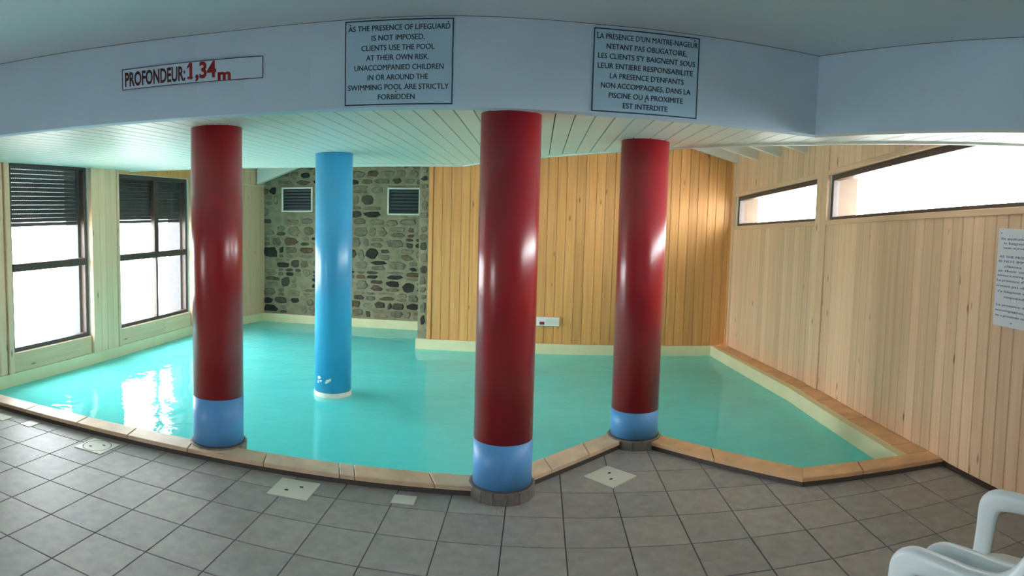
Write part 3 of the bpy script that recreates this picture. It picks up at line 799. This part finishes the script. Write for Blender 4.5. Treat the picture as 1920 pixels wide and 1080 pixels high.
rows = [('AS THE PRESENCE OF LIFEGUARD', .03, .97), ('IS NOT IMPOSED,', .25, .74), ('CLIENTS USE THE POOL', .155, .83), ('AT THEIR OWN RISK.', .20, .78), ('UNACCOMPANIED CHILDREN', .09, .915), ('IN OR AROUND THE', .215, .775), ('SWIMMING POOL ARE STRICTLY', .03, .965), ('FORBIDDEN', .315, .655)]
for k, (s, f0, f1) in enumerate(rows):
    put_text(e1, s, f0 * ln, f1 * ln, .462 - .058 - k * .0535, .030, .0062, 'ink_blue', .011)
for x_, z_ in ((.03, .44), (ln - .03, .44), (ln * .48, .072)): screw(e1, x_, z_)
a, d, ln = on_fascia(.275, .885)
e2 = notice('notice_board', 'blue French swimming notice right of the central red column', (a[0], a[1], 2.287), d, 1, ln, .458, 'sign_blue', 'ink_blue', .006)
rows = [("LA PRESENCE D'UN MAITRE-NAGEUR", .03, .985), ("N'ETANT PAS OBLIGATOIRE,", .12, .88), ("LES CLIENTS S'Y BAIGNENT SOUS", .045, .965), ('LEUR ENTIERE RESPONSABILITE', .045, .945), ("LA PRESENCE D'ENFANTS", .16, .86), ('NON ACCOMPAGNES, DANS LA', .08, .93), ('PISCINE OU A PROXIMITE', .155, .86), ('EST INTERDITE', .29, .715)]
for k, (s, f0, f1) in enumerate(rows):
    put_text(e2, s, f0 * ln, f1 * ln, .458 - .058 - k * .0535, .030, .0062, 'ink_blue', .011)
for x_, z_ in ((.02, .43), (ln - .03, .44), (ln * .5, .072)): screw(e2, x_, z_)
a, d, ln = on_fascia(-2.475, -1.585)
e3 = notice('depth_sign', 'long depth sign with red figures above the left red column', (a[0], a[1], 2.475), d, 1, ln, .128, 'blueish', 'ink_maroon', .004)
for t_ in (('PROFONDEUR:', .022 * ln, .468 * ln, .022, .086, .0062, 'ink_maroon', .028), ('1,34', .498 * ln, .685 * ln, .028, .094, .0062, 'ink_red', .035), ('m', .695 * ln, .785 * ln, .004, .068, .0062, 'ink_red', .04)):
    letters(put_text(e3, *t_))
bm = bmesh.new()      # flag and foot of the figure 1
add_prism(bm, rect(.483 * ln, .026, .522 * ln, .040), .0055, .0072, 0, lambda u, v, ww: (u, -ww, v))
add_prism(bm, [(.482 * ln, .100), (.482 * ln, .086), (.498 * ln, .100), (.498 * ln, .121)], .0055, .0072, 0, lambda u, v, ww: (u, -ww, v))
o = from_bm('letter_serif', bm, 'ink_red', e3); o['kind'] = 'stuff'
# white notice on the right wall
e4 = notice('wall_notice', 'white notice with small violet print on the right pine wall', (2.829, 3.15, 1.125), (0, -1), 1, .47, .65, 'sign_white', None, .0)
rows = [('En application de la loi', .07, .575, .95), ('la baignade', .13, .545, .6), ('non surveillee est', .13, .515, .9), ('AS THE PRESENCE OF', .05, .455, .95), ('IS NOT IMPOSED,', .05, .425, .85), ('clients use', .17, .392, .75), ('at their own risk', .04, .362, .95), ('unaccompanied', .04, .332, .9), ("La presence d'un maitre", .03, .298, .97), ("n'etant pas obligatoire", .03, .262, .97), ("s'y baignent sous leur", .06, .226, .95), ('responsabilite', .20, .190, .8), ("La presence d'enfants", .05, .135, .95), ('accompagnes, dans la', .03, .100, .97), ('ou a proximite est interdite', .04, .065, .97)]
for k, (s, f0, z_, f1) in enumerate(rows):
    put_text(e4, s, f0 * .47, f1 * .47, z_, .016, .0062, 'ink_violet', .01)
screw(e4, .03, .62); screw(e4, .18, .03)

# ------------------------------------------------------------------ small things
# white box on the back wall
bx = empty('wall_box', (.165, YB - .018, .30)); tag(bx, 'small white box with a red mark on the back pine wall', 'box')
bm = bmesh.new(); add_prism(bm, rect(-.155, 0, .145, .115), 0, .045, .006, lambda u, v, ww: (u, -ww, v)); from_bm('housing', bm, 'sign_white', bx)
bm = bmesh.new(); add_prism(bm, rect(-.115, .018, -.05, .055), .044, .048, .001, lambda u, v, ww: (u, -ww, v)); from_bm('red_mark', bm, 'ink_red', bx)
bm = bmesh.new(); add_prism(bm, rect(-.03, .02, .13, .095), .044, .047, .001, lambda u, v, ww: (u, -ww, v)); from_bm('cover', bm, 'lid', bx)
# lids in the floor
def lid(cx, cy, sx, sy, rz, label, round_=False, holes=2):
    o = empty('floor_lid', (cx, cy, 0), rz); tag(o, label, 'lid', 'ivory access lids in the pool side')
    bm = bmesh.new(); add_prism(bm, rect(-sx, -sy, sx, sy), -.004, .005, .001, lambda u, v, ww: (u, v, ww)); pl = from_bm('plate', bm, 'lid', o)
    if round_:
        bm = bmesh.new(); n_ = 36; rr = sx * .86
        for ra, rb, m_ in ((rr, rr - .006, 'grout'),):
            A_ = [bm.verts.new((ra * math.cos(2 * math.pi * i / n_), ra * math.sin(2 * math.pi * i / n_), .0056)) for i in range(n_)]
            B_ = [bm.verts.new((rb * math.cos(2 * math.pi * i / n_), rb * math.sin(2 * math.pi * i / n_), .0056)) for i in range(n_)]
            for i in range(n_): bm.faces.new((A_[i], A_[(i + 1) % n_], B_[(i + 1) % n_], B_[i]))
        from_bm('round_groove', bm, 'grout', pl)
    for k in range(holes):
        bm = bmesh.new(); s_ = 1 if k else -1
        add_prism(bm, [(s_ * .035 + .014 * math.cos(t * math.pi / 5), s_ * .035 + .009 * math.sin(t * math.pi / 5)) for t in range(10)], .0045, .0062, 0, lambda u, v, ww: (u, v, ww))
        from_bm('finger_hole', bm, 'black', pl)
    return o
lid(-2.94, 3.43, .125, .115, 0, 'square ivory lid with a round groove in the floor left of the left red column', True)
lid(-1.415, 3.465, .13, .125, 0, 'square ivory lid in the floor between the left and central red columns')
lid(-.742, 3.53, .068, .055, 0, 'small ivory lid beside the central red column', holes=0)
lid(.52, 4.01, .126, .126, R(45), 'diamond set ivory lid in the notch before the right red column')
lid(-3.70, 3.475, .055, .06, 0, 'small ivory lid near the left end of the coping', holes=0)
lid(-4.02, 3.43, .09, .06, 0, 'ivory lid at the far left edge of the floor', holes=0)
# sagging cable in the corner of the niche
cu_ = bpy.data.curves.new('cable', 'CURVE'); cu_.dimensions = '3D'; cu_.bevel_depth = .004; sp = cu_.splines.new('POLY'); sp.points.add(12)
pa, pb = Vector((-4.79, 8.3, 2.34)), Vector((-4.42, 9.60, 2.20))
for i in range(13):
    t = i / 12; p = pa.lerp(pb, t); p.z -= .06 * 4 * t * (1 - t); sp.points[i].co = (*p, 1)
ob = bpy.data.objects.new('cable', cu_); C.objects.link(ob)
bpy.context.view_layer.update()
me = bpy.data.meshes.new_from_object(ob.evaluated_get(bpy.context.evaluated_depsgraph_get())); bpy.data.objects.remove(ob)
tag(link('cable', me, 'white'), 'thin pale cable sagging across the corner by the stone wall', 'cable')

# plastic garden armchairs
def sweep(bm, path, wd, th):
    """flat bar along path in the local y-z plane: path items (x, y, z, width in plane), th across x"""
    rings = []; n = 16
    fine = []
    for i in range(len(path) - 1):
        p = [Vector(tuple(path[min(max(j, 0), len(path) - 1)]) + ((th,) if len(path[0]) < 5 else ())) for j in (i - 1, i, i + 1, i + 2)]
        for k in range(4):
            t = k / 4
            fine.append(tuple(.5 * ((2 * p[1]) + (p[2] - p[0]) * t + (2 * p[0] - 5 * p[1] + 4 * p[2] - p[3]) * t * t + (3 * p[1] - p[0] - 3 * p[2] + p[3]) * t ** 3)))
    fine.append(tuple(path[-1]) + ((th,) if len(path[0]) < 5 else ())); path = fine
    for i, p in enumerate(path):
        a = Vector(path[max(0, i - 1)][:3]); b = Vector(path[min(len(path) - 1, i + 1)][:3]); t = (b - a).normalized()
        side = Vector((1, 0, 0)); nn = side.cross(t).normalized(); c = Vector(p[:3]); hw = p[3] / 2; ht = (p[4] if len(p) > 4 else th) / 2
        ring = []
        for k in range(n):
            q = 2 * math.pi * (k + .5) / n; cq, sq = math.cos(q), math.sin(q); e = 3.6
            r_ = (abs(cq) ** e + abs(sq) ** e) ** (-1 / e)
            ring.append(bm.verts.new(c + side * (cq * r_ * ht) + nn * (sq * r_ * hw)))
        rings.append(ring)
    for a, b in zip(rings, rings[1:]):
        for i in range(n): bm.faces.new((a[i], a[(i + 1) % n], b[(i + 1) % n], b[i]))
    bm.faces.new(rings[0][::-1]); bm.faces.new(rings[-1])
def garden_chair(loc, rz, label):
    root = empty('garden_chair', loc, rz); tag(root, label, 'chair', 'white plastic garden chairs')
    for s in (-1, 1):
        x_ = .262 * s
        bm = bmesh.new()      # front leg rises past the seat to the arm
        sweep(bm, [(x_, .285, 0, .05), (x_, .272, .22, .062), (x_, .258, .40, .072)], 0, .036); from_bm('front_leg', bm, 'plastic', root, True)
        bm = bmesh.new()      # upright and arm in one bent bar
        sweep(bm, [(x_, .257, .38, .076, .034), (x_, .246, .50, .078, .034), (x_, .240, .560, .086, .036), (x_, .228, .600, .096, .042), (x_, .196, .624, .088, .050), (x_, .145, .628, .078, .055),
                   (x_, .08, .626, .072, .056), (x_, 0, .618, .070, .056), (x_, -.08, .618, .074, .056), (x_ * .985, -.14, .636, .088, .052), (x_ * .96, -.19, .675, .10, .046), (x_ * .93, -.235, .735, .11, .036)], 0, .05); from_bm('arm', bm, 'plastic', root, True)
        bm = bmesh.new()
        sweep(bm, [(x_ * 1.0, -.30, 0, .05), (x_ * .97, -.235, .22, .065), (x_ * .95, -.20, .42, .08), (x_ * .94, -.215, .60, .07), (x_ * .92, -.262, .80, .05)], 0, .034); from_bm('back_leg', bm, 'plastic', root, True)
    bm = bmesh.new(); nx, ny = 10, 10; g = []
    for i in range(nx + 1):
        col = []
        for j in range(ny + 1):
            u, v = i / nx * 2 - 1, j / ny * 2 - 1
            zz = .42 - .025 * (1 - u * u) * (1 - v * v) - (.03 * max(0, v - .7) / .3) - .012 * (1 - v) / 2
            col.append(bm.verts.new((u * .25, v * .245 + .01, zz)))
        g.append(col)
    for i in range(nx):
        for j in range(ny): bm.faces.new((g[i][j], g[i + 1][j], g[i + 1][j + 1], g[i][j + 1]))
    st = from_bm('seat', bm, 'plastic', root, True); md = st.modifiers.new('t', 'SOLIDIFY'); md.thickness = .012
    # slatted backrest
    for k in range(5):
        xx = -.17 + k * .085; bm = bmesh.new()
        sweep_x = [(xx * .95, -.215, .42, .012), (xx, -.232, .60, .012), (xx * 1.02, -.262, .80, .012)]
        sweep(bm, sweep_x, 0, .05); from_bm('back_slat', bm, 'plastic', root, True)
    bm = bmesh.new(); rings = []
    for i in range(13):
        u = i / 12 * 2 - 1; cz = .80 + .055 * (1 - u * u); hy = .011; hz = .035
        rings.append([bm.verts.new((u * .255, -.262 - .03 * (1 - u * u) + sy * hy, cz + sz * hz)) for sy, sz in ((-1, -1), (1, -1), (1, 1), (-1, 1))])
    for a, b in zip(rings, rings[1:]):
        for i in range(4): bm.faces.new((a[i], a[(i + 1) % 4], b[(i + 1) % 4], b[i]))
    bm.faces.new(rings[0][::-1]); bm.faces.new(rings[-1]); from_bm('top_rail', bm, 'plastic', root)
    return root
garden_chair((1.034, 1.315, 0), R(28), 'white plastic garden armchair nearest the viewer, showing only its arm')
garden_chair((1.603, 1.535, 0), R(28), 'white plastic garden armchair closest to the right pine wall')
